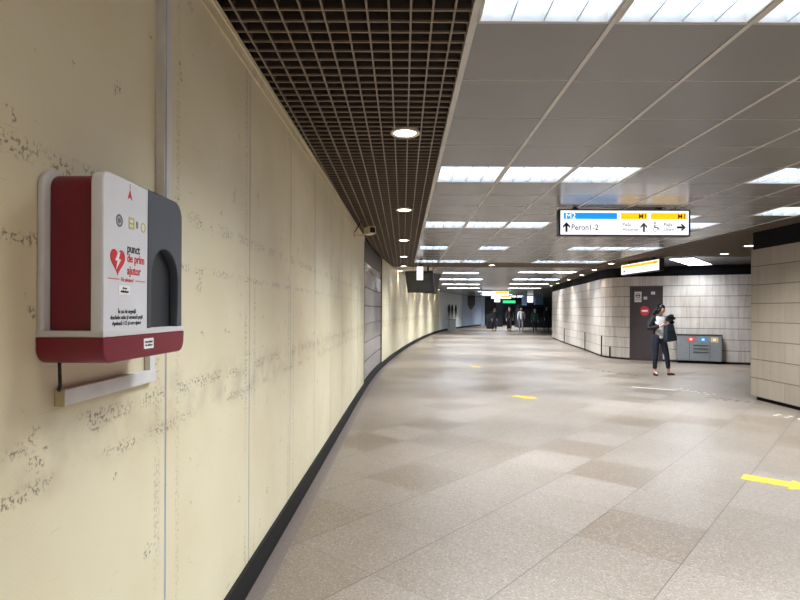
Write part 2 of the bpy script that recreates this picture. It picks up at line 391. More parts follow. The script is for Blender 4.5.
# ------------------------------------------------------------------ ceilings
TS = .65; X0 = .36; Y0 = 2.62
RIN = [(5.65, -6), (5.65, 8), (5.62, 14.6), (6.0, 18.9), (6.6, 23), (7.3, 27.3), (7.85, 30.9)]
def rin(y):
    for a, c in zip(RIN, RIN[1:]):
        if a[1] <= y <= c[1]: return a[0]+(c[0]-a[0])*(y-a[1])/(c[1]-a[1])
    return 7.85+(y-30.9)*.35
NEAR = [(-4.53, (0, 1, 2, 5, 6)), (-1.28, (0, 1, 2, 5, 6)), (1.97, (0, 1, 2, 5, 6)), (5.22, (0, 1, 2, 5, 6)), (7.17, (7,)), (7.82, (5,)), (8.47, (0, 1, 2, 5, 6)), (11.72, (0, 2, 5, 6, 7)), (14.97, (0, 1, 2, 5, 6, 7))]
lit = set()
for yr, cs in NEAR:
    for c in cs: lit.add((round((yr-Y0)/TS), c))
B0, B1 = 15.62, 17.3          # cross band of open grid
b = MB(); rl = MB()
for j in range(-13, 20):
    ya = Y0+TS*j; yb = ya+TS
    for i in range(0, 9):
        xa = X0+TS*i-.03; xb = xa+TS
        if (j, i) in lit: continue
        ye = min(yb, B0); xr = min(rin(max(-6, ya)), 5.66)
        if xa > xr-.05 or ya >= B0-.05 or yb < -5.9: continue
        b.box(xa+.011, min(xb, xr)-.011, max(ya, -5.99)+.006, ye-.003, CZ, CZ+.02)
for i in range(0, 9):
    xa = X0+TS*i-.03
    if xa < 5.6: rl.box(xa-.0125, xa+.0125, -6, B0, CZ-.004, CZ+.03)
for j in range(-13, 21):
    ya = Y0+TS*j
    if -6 < ya < B0: rl.box(X0-.03, 5.63, ya-.001, ya+.005, CZ-.001, CZ+.02)
rl.box(X0-.055, X0-.03, -6, B0, CZ-.02, CZ+.06); rl.box(X0-.05, 5.65, B0-.02, B0, CZ-.01, CZ+.06)
struct(b.build('ceiling', M['panel'])); struct(rl.build('ceiling_rails', M['rail']))
# far ceiling, beyond the cross band
b = MB(); rl = MB()
for j in range(0, 60):
    ya = B1+TS*j; yb = ya+TS; xl = xw((ya+yb)/2)+.02
    xr = rin(ya)-.01
    i = math.floor((xl-.33)/TS)
    while True:
        xa = .33+TS*i; xb = xa+TS; i += 1
        if xa > xr: break
        lo, hi = max(xa, xl), min(xb, xr)
        if hi-lo > .03: b.box(lo+.008, hi-.008, ya+.004, yb-.004, CZ, CZ+.02)
rl.box(X0-.7, 5.8, B1, B1+.02, CZ-.01, CZ+.06)
struct(b.build('ceiling_far', M['panel'])); struct(rl.build('trim_7', M['rail']))
# alcove ceiling by the back wall
ALC = [(6.5, 13.6), (14, 13.6), (14, 13.95), (9.8, 15.9), (7.83, 16.85), (7.02, 17.3)]
b = MB()
bot = [b.bm.verts.new((x, y, CZ)) for x, y in ALC]; top = [b.bm.verts.new((x, y, CZ+.03)) for x, y in ALC]
b.bm.faces.new(bot[::-1]); b.bm.faces.new(top)
for i in range(len(ALC)):
    k = (i+1) % len(ALC); b.bm.faces.new((bot[i], bot[k], top[k], top[i]))
struct(b.build('ceiling_alcove', M['panel']))

def spans(poly, v, axis):
    xs = []
    for a, c in zip(poly, poly[1:]+poly[:1]):
        p, q = a[axis], c[axis]
        if (p <= v < q) or (q <= v < p): xs.append(a[1-axis]+(c[1-axis]-a[1-axis])*(v-p)/(q-p))
    xs.sort(); return list(zip(xs[::2], xs[1::2]))
def eggcrate(name, poly, ox, oy, pitch=.1, w=.0085, h=.055):
    b = MB(); lips = []; xs = [p[0] for p in poly]; ys = [p[1] for p in poly]
    k = math.ceil((min(xs)-ox)/pitch)
    while ox+k*pitch < max(xs):
        v = ox+k*pitch; k += 1
        for a, c in spans(poly, v, 0): b.box(v-w/2, v+w/2, a, c, CZ+.004, CZ+h); lips.append((v-w/2-.0008, v+w/2+.0008, a, c, CZ, CZ+.004))
    k = math.ceil((min(ys)-oy)/pitch)
    while oy+k*pitch < max(ys):
        v = oy+k*pitch; k += 1
        for a, c in spans(poly, v, 1): b.box(a, c, v-w/2, v+w/2, CZ+.0108, CZ+h-.001); lips.append((a, c, v-w/2-.0008, v+w/2+.0008, CZ+.0006, CZ+.0105))
    f = MB(); xs_ = None
    for bars in lips: f.box(*bars)
    struct(f.build(name+'_lip', M['lip']))
    return struct(b.build(name, M['grid']))
lw = [(xw(y)+.005, y) for y in [-6, 0, 5, 10.3, 12, 14.4, 16, B1]]
eggcrate('ceiling_grid_left', lw+[(X0-.055, B1), (X0-.055, -6)], .03, .02)
eggcrate('ceiling_grid_cross', [(X0-.05, B0), (5.63, B0), (5.86, B1), (X0-.05, B1)], .03, .02)
RS = [(5.66, -6), (5.66, 8), (5.64, 14.6), (6.0, 18.9), (6.6, 23), (7.3, 27.3), (7.85, 30.9), (8.3, 30.9)] + RP[1:] + [(6.5, 13.6), (14, 13.6), (14, BY), (BX, BY), (BX, -6)]
eggcrate('ceiling_grid_right', RS, .03, .02)
b = MB()
for a, c in zip(RIN, RIN[1:]): b.ribbon([a, c], CZ-.01, CZ+.07, .02)
b.box(6.5, 14, 13.585, 13.61, CZ-.005, CZ+.06); struct(b.build('trim_8', M['grid']))
# void lining so that the open grids look into darkness
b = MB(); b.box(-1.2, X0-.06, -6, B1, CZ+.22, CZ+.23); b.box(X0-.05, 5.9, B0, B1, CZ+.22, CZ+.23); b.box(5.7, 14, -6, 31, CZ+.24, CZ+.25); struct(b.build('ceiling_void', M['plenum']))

# ------------------------------------------------------------------ ceiling lights
ORD = ['first', 'second', 'third', 'fourth', 'fifth', 'sixth', 'seventh', 'eighth', 'ninth']
LAMP = bpy.data.lights.new('tube_lamp', 'AREA'); LAMP.shape = 'SQUARE'; LAMP.size = .58; LAMP.energy = 24; LAMP.spread = math.radians(122); LAMP.color = (.87, .945, 1)
LAMP2 = LAMP.copy(); LAMP2.energy = 36
LAMP3 = LAMP.copy(); LAMP3.energy = 13
def lamp(t, z, L=None):
    o = bpy.data.objects.new('tube_lamp', L or LAMP); C.objects.link(o); o.parent = t; o.location = (0, 0, z)
def make_light(label, w=TS-.03, l=TS-.012):
    t = thing('ceiling_light', label, 'ceiling light', group='fluorescent ceiling lights')
    f = MB(); W, L = w/2, l/2
    for s in (-1, 1):
        f.box(min(s*W, s*(W-.012)), max(s*W, s*(W-.012)), -L, L, -.002, .11); f.box(-W, W, min(s*L, s*(L-.012)), max(s*L, s*(L-.012)), -.002, .11)
    f.build('frame', M['rail'], t)
    d = MB(); d.box(-W+.012, W-.012, -L+.012, L-.012, .10, .108); d.build('diffuser', M['lite'], t)
    lv = MB()
    for k in (-1, 0, 1): lv.box(k*w/4-.004, k*w/4+.004, -L+.01, L-.01, .004, .098)
    for k in range(1, 8): lv.box(-W+.01, W-.01, -L+l*k/8-.0012, -L+l*k/8+.0012, .045, .098)
    lv.build('louver', M['louver'], t)
    lamp(t, .001)
    return t
proto = None
def make_flat_light(label, w=TS-.03, l=TS-.012):
    t = thing('ceiling_light', label, 'ceiling light', group='fluorescent ceiling lights'); W, L = w/2, l/2; f = MB()
    for s in (-1, 1):
        f.box(min(s*W, s*(W-.02)), max(s*W, s*(W-.02)), -L, L, -.014, 0); f.box(-W, W, min(s*L, s*(L-.02)), max(s*L, s*(L-.02)), -.014, 0)
    f.build('frame', M['rail'], t)
    d = MB(); d.box(-W+.02, W-.02, -L+.02, L-.02, -.010, -.001); d.build('diffuser', M['lite'], t)
    lamp(t, -.016, LAMP2 if 'bin' not in label else LAMP3)
    return t
protof = None
def put_light(x, y, label, z=CZ, rz=0):
    global proto, protof
    if z < CZ:
        if 'alcove' in label: o = make_flat_light(label)
        elif protof is None: o = protof = make_flat_light(label)
        else: o = copy_tree(protof)
    elif proto is None: o = proto = make_light(label)
    else: o = copy_tree(proto)
    o.location = (x, y, z); o.rotation_euler.z = rz; o['label'] = label; return o
rown = {-4.53: 'row farthest behind the viewpoint', -1.28: 'row just behind the viewpoint', 1.97: 'row along the top picture edge', 5.22: 'row just before the hanging blue and yellow sign', 7.17: None, 7.82: None, 8.47: 'lit row level with the hanging sign', 11.72: 'fourth lit row, with one dark gap', 14.97: 'last lit row before the brown cross band'}
for yr, cs in NEAR:
    for c in cs:
        x = X0+TS*c-.03+TS/2; y = yr+TS/2
        if rown[yr] is None:
            lab = 'lone white ceiling light panel above the stone corner, close to the right-hand grid' if c == 7 else 'lone ceiling light panel peeping out from behind the blue and yellow sign'
        else:
            side = 'left' if c < 3 else 'right'; grp = [k for k in cs if (k < 3) == (c < 3)]
            lab = '%s light panel of the %s group, %s' % (ORD[grp.index(c)], side, rown[yr])
        put_light(x, y, lab)
FAR = [(19.5, 1.39, 2, 'left', 'first'), (23.5, 1.44, 3, 'left', 'second'), (28, 1.95, 3, 'left', 'third'), (32.7, 2.6, 3, 'left', 'fourth'),
       (18.9, 4.0, 3, 'right', 'first'), (23.3, 4.66, 3, 'right', 'second'), (27.4, 5.3, 3, 'right', 'third'), (32.5, 6.2, 3, 'right', 'fourth'), (38.5, 5.2, 3, 'middle', 'fifth'), (45, 6.3, 4, 'middle', 'sixth'), (49.5, 8.2, 4, 'middle', 'seventh'), (53.5, 9.0, 5, 'middle', 'eighth')]  # last two middle rows are added to brighten the far end
for y, x, n, side, rw in FAR:
    for k in range(n):
        put_light(x+.33+k*.66, y+.33, '%s light panel in the %s %s row beyond the brown band' % (ORD[k], rw, side), CZ-.001)
o = None
for k in range(4):
    q = Vector((6.98+.62*k*.62, 14.1+.62*k*.78)); put_light(q.x+.25, q.y+.2, '%s panel of the slanting alcove light above the bin' % ORD[k], CZ-.001, -math.radians(38))

def make_down(label):
    t = thing('downlight', label, 'downlight', group='round downlights')
    r = MB(); r.lathe([(.085, .03), (.085, -.004), (.112, -.006), (.114, -.002), (.105, .03)], 28); r.build('trim_ring', M['ring'], t, True)
    d = MB(); d.lathe([(.083, .004), (.083, .0), (.06, -.004), (.02, -.006)], 28); d.build('lens', M['down'], t, True)
    return t
dproto = None
def put_down(x, y, label, e=18):
    global dproto
    o = dproto = make_down(label) if dproto is None else dproto
    if o.get('used'): o = copy_tree(o)
    dproto['used'] = 1
    o.location = (x, y, CZ-.002); o['label'] = label
    L = bpy.data.lights.new('downlight_lamp', 'SPOT'); L.energy = e; L.spot_size = math.radians(105); L.spot_blend = .6; L.shadow_soft_size = .07; L.color = (1, .92, .8)
    lo = bpy.data.objects.new('downlight_lamp', L); C.objects.link(lo); lo.location = (x, y, CZ-.02)
for k, y in enumerate((-2.25, 1.0, 4.25, 7.5, 10.75, 14.0, 17.0)):
    put_down(.01, y, e=14 if y < 3 else 18, label=['downlight in the left grid behind the viewpoint', 'downlight in the left grid overhead', 'largest downlight in the brown grid above the cream wall', 'second downlight along the left brown grid', 'third downlight along the left brown grid', 'fourth downlight along the left brown grid', 'downlight at the left end of the cross band'][k])
put_down(2.64, 16.5, 'downlight in the brown cross band, left of centre')
for k, (x, y) in enumerate([(5.95, 15.8), (6.3, 18.2), (6.72, 20.8), (7.2, 24.0), (7.6, 27.2), (7.95, 29.7)]):
    put_down(x-.03, y, ORD[k]+' downlight along the curved stone wall, counting from the slanted sign', 22)
put_down(7.52, 13.0, 'downlight in the right grid above the recycling bin'); put_down(7.1, 11.4, 'downlight in the right grid beside the stone corner')
put_down(9.4, 12.6, 'downlight in the right grid hidden behind the stone corner', 30)
for k, (x, y) in enumerate([(-.12, 19.0), (.35, 22.2), (.75, 25.5), (1.2, 29), (1.75, 32.5), (2.3, 36)]):
    put_down(x+.02, y, ORD[k]+' downlight along the far cream wall past the monitors', 34)

# ------------------------------------------------------------------ first-aid defibrillator box on the cream wall
WA = -.0144
AY, AZ = 1.287, 1.372
W, H = .45, .455
t = thing('defibrillator_box', 'red, white and grey first aid defibrillator box on the cream wall', 'first aid box', (xw(AY), AY, AZ), WA)
shape('back_plate', [rrect(0, W+.004, .03, H+.004, (.005, .005, .045, .045))], .016, M['plate'], t, WALL, .006)
shape('body', [rrect(.024, W-.02, .06, H-.005, (.01, .01, .035, .035))], .115, M['red'], t, WALL @ T(0, 0, .014), .008)
shape('front_panel', [rrect(0, .221, .066, H, (.002, .001, .001, .03))], .030, M['panelw'], t, WALL @ T(0, 0, .126), .006)
g = shape('door', [rrect(.2225, W-.004, .066, H, (.001, .004, .05, .001)), [(.243, .075)]+[(.33+.087*math.cos(PI-PI*i/16), .215+.087*math.sin(PI-PI*i/16)) for i in range(17)]+[(.417, .075)]], .026, M['grey'], t, WALL @ T(0, 0, .129), .003)
rc = MB(); rc.box(.120, .130, .2235, W-.006, .07, H-.055); rc.build('recess', M['greyd'], g)
bb = MB(); bb.box(0, .158, 0, W+.004, .062, .077, .003); bb.build('ledge', M['plate'], t)
tray = shape('base_tray', [rrect(-.002, W+.006, 0, .062, (.036, .036, .001, .001), 8)], .158, M['red'], t, WALL, .004)
FP = WALL @ T(0, 0, .1561)
# heart with a lightning bolt
hp = []
for i in range(60):
    a = 2*PI*i/60; hp.append((.065+.0335*(16*math.sin(a)**3)/16, .247+.034*(13*math.cos(a)-5*math.cos(2*a)-2*math.cos(3*a)-math.cos(4*a))/15.5))
he = shape('heart_emblem', [hp], .0008, M['redink'], t, FP)
shape('bolt', [[(.066, .268), (.052, .246), (.062, .246), (.056, .224), (.079, .25), (.068, .25), (.075, .268)]], .0006, M['whiteink'], he, WALL @ T(0, 0, .1569))
text('lettering', 'punct', .031, M['blackink'], t, FP @ T(.11, .272), xs=.92, bold=.02)
l2 = text('lettering', 'de prim\najutor', .031, M['redink'], t, FP @ T(.11, .2475), xs=.92, bold=.02)
shape('underline', [rrect(.022, .072, .2005, .2025, 0), rrect(.152, .205, .2005, .2025, 0)], .0005, M['redink'], t, FP)
text('lettering', 'Fii salvator!', .0145, M['redink'], t, FP @ T(.112, .197), 'CENTER', xs=.9)
lb = shape('small_label', [rrect(.07, .125, .164, .187, .002)], .0006, M['whiteink'], t, FP)
text('lettering', 'Acces\ndefibrilator', .0085, M['blackink'], lb, FP @ T(.0975, .178, .001), 'CENTER')
text('lettering', 'În caz de urgență\ndeschide cutia și urmează pașii\nApelează 112 și cere ajutor', .0145, M['blackink'], t, FP @ T(.112, .118), 'CENTER', xs=.86, bold=.012)
shape('triangle_mark', [[(.112, .405), (.123, .432), (.134, .405), (.123, .412)]], .0006, M['redink'], t, FP)
shape('stem_mark', [rrect(.1222, .1238, .432, .446, 0)], .0005, M['greyink'], t, FP)
shape('round_emblem', [ringpts(.072, .345, .0155), ringpts(.072, .345, .0105), ringpts(.072, .345, .007)], .0006, M['greyink'], t, FP)
shape('square_emblem', [rrect(.117, .145, .332, .362, .003), rrect(.121, .141, .337, .357, .002), rrect(.123, .139, .344, .349, 0)], .0006, M['yelink'], t, FP)
shape('bars_emblem', [rrect(.155, .158, .338, .356, 0), rrect(.161, .164, .338, .356, 0)], .0006, M['greyink'], t, FP)
shape('ring_emblem', [ringpts(.193, .345, .0135), ringpts(.193, .345, .0095)], .0006, M['yelink'], t, FP)
sl = shape('base_label', [rrect(.195, .25, .022, .05, .002)], .0008, M['whiteink'], tray, WALL @ T(0, 0, .1579))
text('lettering', 'Instrucțiuni\nde utilizare', .009, M['blackink'], sl, WALL @ T(.2225, .038, .1589), 'CENTER')
b = MB(); b.tube([(.03, .04, .01), (.03, .042, -.03), (.027, .048, -.055), (.015, .062, -.07)], .004); b.build('power_cable', M['rubber'], t, True)
# cable trunking under the box
t = thing('cable_trunking', 'short white cable trunking on the wall just under the defibrillator box', 'trunking', (xw(1.36), 1.36, 1.262), WA)
b = MB(); b.box(.0, .022, .0, .49, 0, .04, .003); b.build('cover', M['trunk'], t)
b = MB(); b.box(-.0, .024, -.005, .0, -.001, .041, .001); b.build('end_shade', M['trunkshade'], t)  # the trunking's own end face, its shade put into a darker colour
b = MB(); b.box(0, .020, .452, .484, .04, .112, .003); b.build('riser', M['trunk'], t)
t = thing('wall_conduit', 'tall white vertical cable conduit rising from behind the defibrillator box to the brown grid', 'conduit', (xw(1.88), 1.885, 1.80), WA)
b = MB(); b.box(0, .03, .0, .055, 0, CZ-1.80-.002, .003); b.build('channel', M['trunk'], t)
b = MB(); b.box(.03, .036, .006, .036, 0, CZ-1.80-.003, .002); b.build('lid', M['plate'], t)
b = MB(); b.box(0, .012, .078, .094, 0, CZ-1.80-.09); b.build('edge_strip', M['strip'], t)

# ------------------------------------------------------------------ CCTV camera
t = thing('security_camera', 'beige security camera on an arm high on the cream wall', 'security camera', (xw(8.45), 8.45, 2.66), 0)
b = MB(); b.box(.0, .02, -.05, .05, -.05, .05, .005); b.build('wall_mount', M['beige'], t)
b = MB(); b.tube([(.02, 0, -.02), (.12, 0, -.02), (.17, -.02, .0)], .014); b.build('arm', M['beige'], t)
b = MB(); b.tube([(.015, 0, .03), (.12, .0, .21)], .008); b.build('brace', M['black'], t)
mx = Matrix.Translation((.24, -.02, .045)) @ Matrix.Rotation(math.radians(24), 4, 'Z')
b = MB(); b.box(-.055, .055, -.13, .10, -.055, .055, .01, mx); hsg = b.build('housing', M['beige'], t)
b = MB(); b.box(-.04, .04, -.137, -.128, -.04, .04, .004, mx); b.build('lens_window', M['black'], hsg)

# ------------------------------------------------------------------ hanging monitors with a little lit sign
def monitor(label, loc, rz, tilt):
    t = thing('monitor', label, 'monitor', loc, rz, 'ceiling monitors'); R = Matrix.Rotation(math.radians(tilt), 4, 'X')
    b = MB(); b.box(-.42, .42, -.045, .045, -.32, .32, .01, R); b.build('casing', M['shell'], t)
    b = MB(); b.box(-.39, .39, -.05, -.044, -.285, .29, 0, R); b.build('screen', M['screen'], t)
    b = MB(); b.cyl((0, .08, 0), (0, .12, CZ-loc[2]), .03); b.box(-.1, .1, .03, .14, -.1, .1); b.build('ceiling_mount', M['shell'], t)
monitor('black hanging monitor nearest the cream wall, tilted down towards the camera', (.50, 16.2, 2.34), math.radians(-20), 20)
monitor('black hanging monitor turned away, just behind the first monitor', (.86, 17.0, 2.34), math.radians(58), 14)
t = thing('small_hanging_sign', 'small white lit sign hanging in front of the black monitors', 'sign', (.45, 14.9, 2.32), 0)
b = MB(); b.box(-.085, .085, -.02, .02, 0, .36, .004); b.build('lightbox', M['signw'], t)
b = MB(); b.box(-.012, .012, -.012, .012, .36, CZ-2.32); b.build('hanger', M['signframe'], t)

# ------------------------------------------------------------------ main hanging sign
def arrow(cx, cy, s, ang):
    P = [(-.12, -.5), (.12, -.5), (.12, .1), (.36, -.14), (.36, .12), (0, .5), (-.36, .12), (-.36, -.14), (-.12, .1)]
    c, q = math.cos(ang), math.sin(ang); return [(cx+s*(x*c-y*q), cy+s*(x*q+y*c)) for x, y in P]
SY = 7.24; SX = 2.03
t = thing('direction_sign', 'large backlit platform direction sign with blue and yellow bands hanging from the ceiling', 'sign', (SX, SY, 2.483), 0)
b = MB(); sw, sh = 1.715, .35
b.box(0, sw, 0, .12, 0, .018); b.box(0, sw, 0, .12, sh-.018, sh); b.box(0, .02, 0, .12, .018, sh-.018); b.box(sw-.02, sw, 0, .12, .018, sh-.018); b.box(.02, sw-.02, .05, .12, .018, sh-.018)
b.build('frame', M['signframe'], t)
b = MB(); b.box(.02, sw-.02, .008, .05, .018, sh-.018); face = b.build('face', M['signw'], t)
for k, x in enumerate((.2, 1.3)):
    b = MB(); b.box(x, x+.06, .03, .09, sh, CZ-2.483); b.build('hanger', M['signframe'], t)
SF = FRONT @ T(0, 0, -.0075)
def band(name, x0, x1, m): return shape(name, [rrect(x0, x1, .222, .304, 0)], .001, m, t, SF)
bl = band('blue_band', .062, .76, M['signblue']); ya = band('yellow_band', .81, 1.155, M['signyel']); yb = band('yellow_band', 1.2, 1.668, M['signyel'])
SL = FRONT @ T(0, 0, -.0062)
text('lettering', 'M2', .1, M['signw'], bl, SL @ T(.085, .229), xs=1.08)
text('lettering', 'M1', .085, M['signbrown'], ya, SL @ T(1.04, .232), bold=.02)
text('lettering', 'M1', .085, M['signbrown'], yb, SL @ T(1.55, .232), bold=.02)
shape('arrow', [arrow(.10, .118, .13, 0)], .001, M['signdark'], t, SF)
text('lettering', 'Peron1-2', .108, M['signdark'], t, SL @ T(.16, .078), xs=.88, bold=.012)
text('lettering', 'Piața\nVictoriei', .062, M['signgrey'], t, SL @ T(.83, .132), xs=.95, bold=.015)
shape('arrow', [arrow(1.11, .118, .125, 0)], .001, M['signgrey'], t, SF)
text('lettering', 'Piața\nUnirii', .062, M['signgrey'], t, SL @ T(1.37, .132), xs=.95, bold=.015)
shape('arrow', [arrow(1.60, .118, .12, -PI/2)], .001, M['signdark'], t, SF)
shape('lift_pictogram', [ringpts(1.255, .175, .013, 12)], .001, M['signgrey'], t, SF)
shape('lift_pictogram', [[(1.245, .155), (1.262, .155), (1.262, .12), (1.30, .12), (1.318, .085), (1.308, .08), (1.292, .108), (1.245, .108)]], .001, M['signgrey'], t, SF)
shape('lift_pictogram', [ringpts(1.262, .09, .03, 16), ringpts(1.262, .09, .022, 16)], .001, M['signgrey'], t, SF)
# slanted second sign
a, c = Vector((6.08, 15.5)), Vector((6.235, 13.5)); d = a-c; ang = math.atan2(d.y, d.x)
e = c-a; t = thing('side_direction_sign', 'smaller lit yellow and white sign seen at a slant above the brown door', 'sign', (a.x, a.y, 2.50), math.atan2(e.y, e.x))
L = d.length; sgn = MB(); sgn.box(0, L, 0, .12, 0, .02); sgn.box(0, L, 0, .12, .28, .30); sgn.box(0, .02, 0, .12, .02, .28); sgn.box(L-.02, L, 0, .12, .02, .28); sgn.box(.02, L-.02, .04, .12, .02, .28)
sgn.build('frame', M['signframe'], t)
b = MB(); b.box(.02, L-.02, .004, .04, .02, .28); b.build('face', M['signw'], t)
b = MB(); b.box(.06, L-.06, .002, .004, .185, .255); yb2 = b.build('yellow_band', M['signyel'], t)
text('lettering', 'M1', .075, M['signbrown'], yb2, FRONT @ T(L-.26, .195, -.0015)); text('lettering', 'Piața Unirii', .08, M['signgrey'], t, FRONT @ T(.9, .085, -.003))
shape('arrow', [arrow(.2, .105, .12, -PI/2)], .001, M['signdark'], t, FRONT @ T(0, 0, -.0035))
for x in (.35, L-.35):
    b = MB(); b.box(x-.02, x+.02, .04, .08, .30, CZ-2.50); b.build('hanger', M['signframe'], t)

# ------------------------------------------------------------------ brown door with stickers
p, q = Vector(DR[0]), Vector(DR[1]); dd = (q-p).normalized(); dang = math.atan2(dd.y, dd.x); DL = (q-p).length
b = MB(); rot = Matrix.Translation((p.x, p.y, 0)) @ Matrix.Rotation(dang, 4, 'Z')
b.box(.03, DL-.03, .035, .08, .012, 2.23, .004)
do = b.build('door_1', M['door']); do.matrix_world = rot; struct(do)
b = MB(); b.box(0, .035, -.01, .12, 0, 2.27); b.box(DL-.035, DL, -.01, .12, 0, 2.27); b.box(.035, DL-.035, -.01, .12, 2.235, 2.27); fr = b.build('door_frame', M['door'], do)
b = MB(); b.box(.08, .1, .0, .035, .98, 1.12, .004); b.tube([(.09, .015, 1.05), (.2, .01, 1.05)], .01); b.build('door_handle', M['signframe'], do)
b = MB(); b.box(0, DL, .1, .14, 0, 2.27); w_ = b.build('door_backing', M['gap'], do)
def on_door(name, label, cat, u, z):
    t = thing(name, label, cat, (0, 0, 0), dang); t.location = rot @ Vector((u, .0345, z)); return t
t = on_door('poster', 'grey notice poster at the upper left of the brown door', 'poster', .13, 1.79)
b = MB(); b.box(0, .2, -.004, 0, 0, .32); b.build('sheet', M['paper'], t)
shape('symbol', [ringpts(.1, .2, .07, 20), ringpts(.1, .2, .05, 20)], .001, M['signdark'], t, FRONT @ T(0, 0, .004))
shape('symbol', [rrect(.05, .15, .185, .215, 0)], .001, M['signdark'], t, FRONT @ T(0, 0, .004))
for z in (.06, .09): shape('text_line', [rrect(.02, .18, z, z+.012, 0)], .001, M['redink'] if z < .08 else M['signgrey'], t, FRONT @ T(0, 0, .004))
t = on_door('door_label', 'lower small white label on the brown door, right of the poster', 'label', .39, 1.87)
b = MB(); b.box(0, .1, -.003, 0, 0, .085); b.build('sheet', M['paper'], t); shape('text_line', [rrect(.015, .085, .03, .045, 0)], .001, M['signgrey'], t, FRONT @ T(0, 0, .003))
t = on_door('door_label', 'upper small white label near the top right of the brown door', 'label', .60, 2.02)
b = MB(); b.box(0, .11, -.003, 0, 0, .085); b.build('sheet', M['paper'], t); shape('text_line', [rrect(.02, .09, .03, .045, 0)], .001, M['signgrey'], t, FRONT @ T(0, 0, .003))
t = on_door('no_entry_sign', 'round red and white no entry sticker on the brown door beside the woman', 'sign', .42, 1.52)
shape('disc', [[(.13*x, .15*y) for x, y in ringpts(0, 0, 1, 28)]], .003, M['stickred'], t, FRONT)
shape('bar', [rrect(-.085, .085, -.028, .028, 0)], .001, M['whiteink'], t, FRONT @ T(0, 0, .003))

# ------------------------------------------------------------------ recycling bin
bd = (Vector(BP[2])-Vector(BP[0])).normalized(); bang = math.atan2(bd.y, bd.x)
t = thing('recycling_bin', 'wide grey metal recycling bin with red, blue and yellow labels against the tiled wall', 'bin', (8.05, 16.3, 0), bang)
b = MB(); b.box(.03, 1.12, .03, .26, 0, .08); b.build('plinth', M['gap'], t)
b = MB(); b.box(0, 1.15, 0, .27, .08, .82, .012); body = b.build('body', M['bin'], t)
b = MB(); b.box(-.012, 1.162, -.014, .272, .82, .845, .005); b.build('lid', M['signframe'], t)
for k, (x, m) in enumerate(((.27, 'blab_r'), (.58, 'blab_b'), (.87, 'blab_y'))):
    b = MB(); b.box(x, x+.19, -.006, .0, .63, .77, .002); lb = b.build('label', M[m], t)
    b = MB(); b.box(x+.06, x+.13, -.008, -.006, .67, .73); b.build('symbol', M['whiteink'], lb)
for z in (.32, .42, .52):
    b = MB(); b.box(.42, .82, -.012, .0, z, z+.02, .003); b.build('slot_rib', M['signframe'], t)
for x in (.33, .85):
    b = MB(); b.box(x-.004, x+.004, -.003, 0, .1, .61); b.build('door_seam', M['gap'], t)

# ------------------------------------------------------------------ floor markings
def floor_arrow(label, loc, L, ang):
    t = thing('floor_arrow', label, 'floor marking', (loc[0], loc[1], .0), ang, 'yellow floor arrows')
    w, hw, hl = .095, .17, .22
    P = [(0, -w), (L-hl, -w), (L-hl, -hw), (L, 0), (L-hl, hw), (L-hl, w), (0, w)]
    shape('tape', [P], .0016, M['yellow'], t, Matrix.Identity(4))
    return t
aa = math.atan2(-.65, .76)
floor_arrow('yellow arrow tape on the floor cut by the right edge of the picture', (3.1, 5.06), .58, aa)
floor_arrow('yellow arrow tape on the middle of the floor ahead', (1.96, 9.8), .48, aa)
floor_arrow('faint small yellow arrow tape farthest along the floor', (1.82, 14.9), .36, aa)
t = thing('floor_strip', 'thin bright metal strip set in the floor before the woman', 'floor strip', (0, 0, 0))
b = MB(); p, q = Vector((4.55, 11.04)), Vector((5.2, 10.6)); n = Vector((.4, .9)).normalized()*.03
b.quad([(p.x-n.x, p.y-n.y, .002), (q.x-n.x, q.y-n.y, .002), (q.x+n.x, q.y+n.y, .002), (p.x+n.x, p.y+n.y, .002)]); b.quad([(p.x-n.x, p.y-n.y, .0), (q.x-n.x, q.y-n.y, .0), (q.x+n.x, q.y+n.y, .0), (p.x+n.x, p.y+n.y, .0)])
b.build('strip', M['steel'], t)
def studs(label, p, q, n, m, rows=2, gap=.12):
    t = thing('tactile_studs', label, 'floor studs', (p[0], p[1], 0)); b = MB()
    d = Vector((q[0]-p[0], q[1]-p[1])); nn = Vector((-d.y, d.x)).normalized()*gap
    for r in range(rows):
        for k in range(n):
            v = d*(k/(n-1))+nn*r+Vector((random.uniform(-.02, .02), random.uniform(-.02, .02))); b.lathe([(.032, 0), (.03, .003), (.018, .006)], 10, Matrix.Translation((v.x, v.y, 0)))
    o = b.build('stud_row', m, t); o['kind'] = 'stuff'
studs('worn tactile studs on the floor left of the woman', (4.75, 14.4), (5.35, 12.95), 8, M['stud'])
studs('pale broken tactile studs at the end of the metal floor strip', (5.3, 10.75), (5.55, 10.1), 5, M['studw'])
studs('darker tactile studs between the floor strip and the stone corner', (5.35, 9.7), (5.75, 9.05), 6, M['stud'])
studs('pale tactile studs on the floor under the stone corner', (5.42, 8.05), (5.75, 7.55), 5, M['studw'])

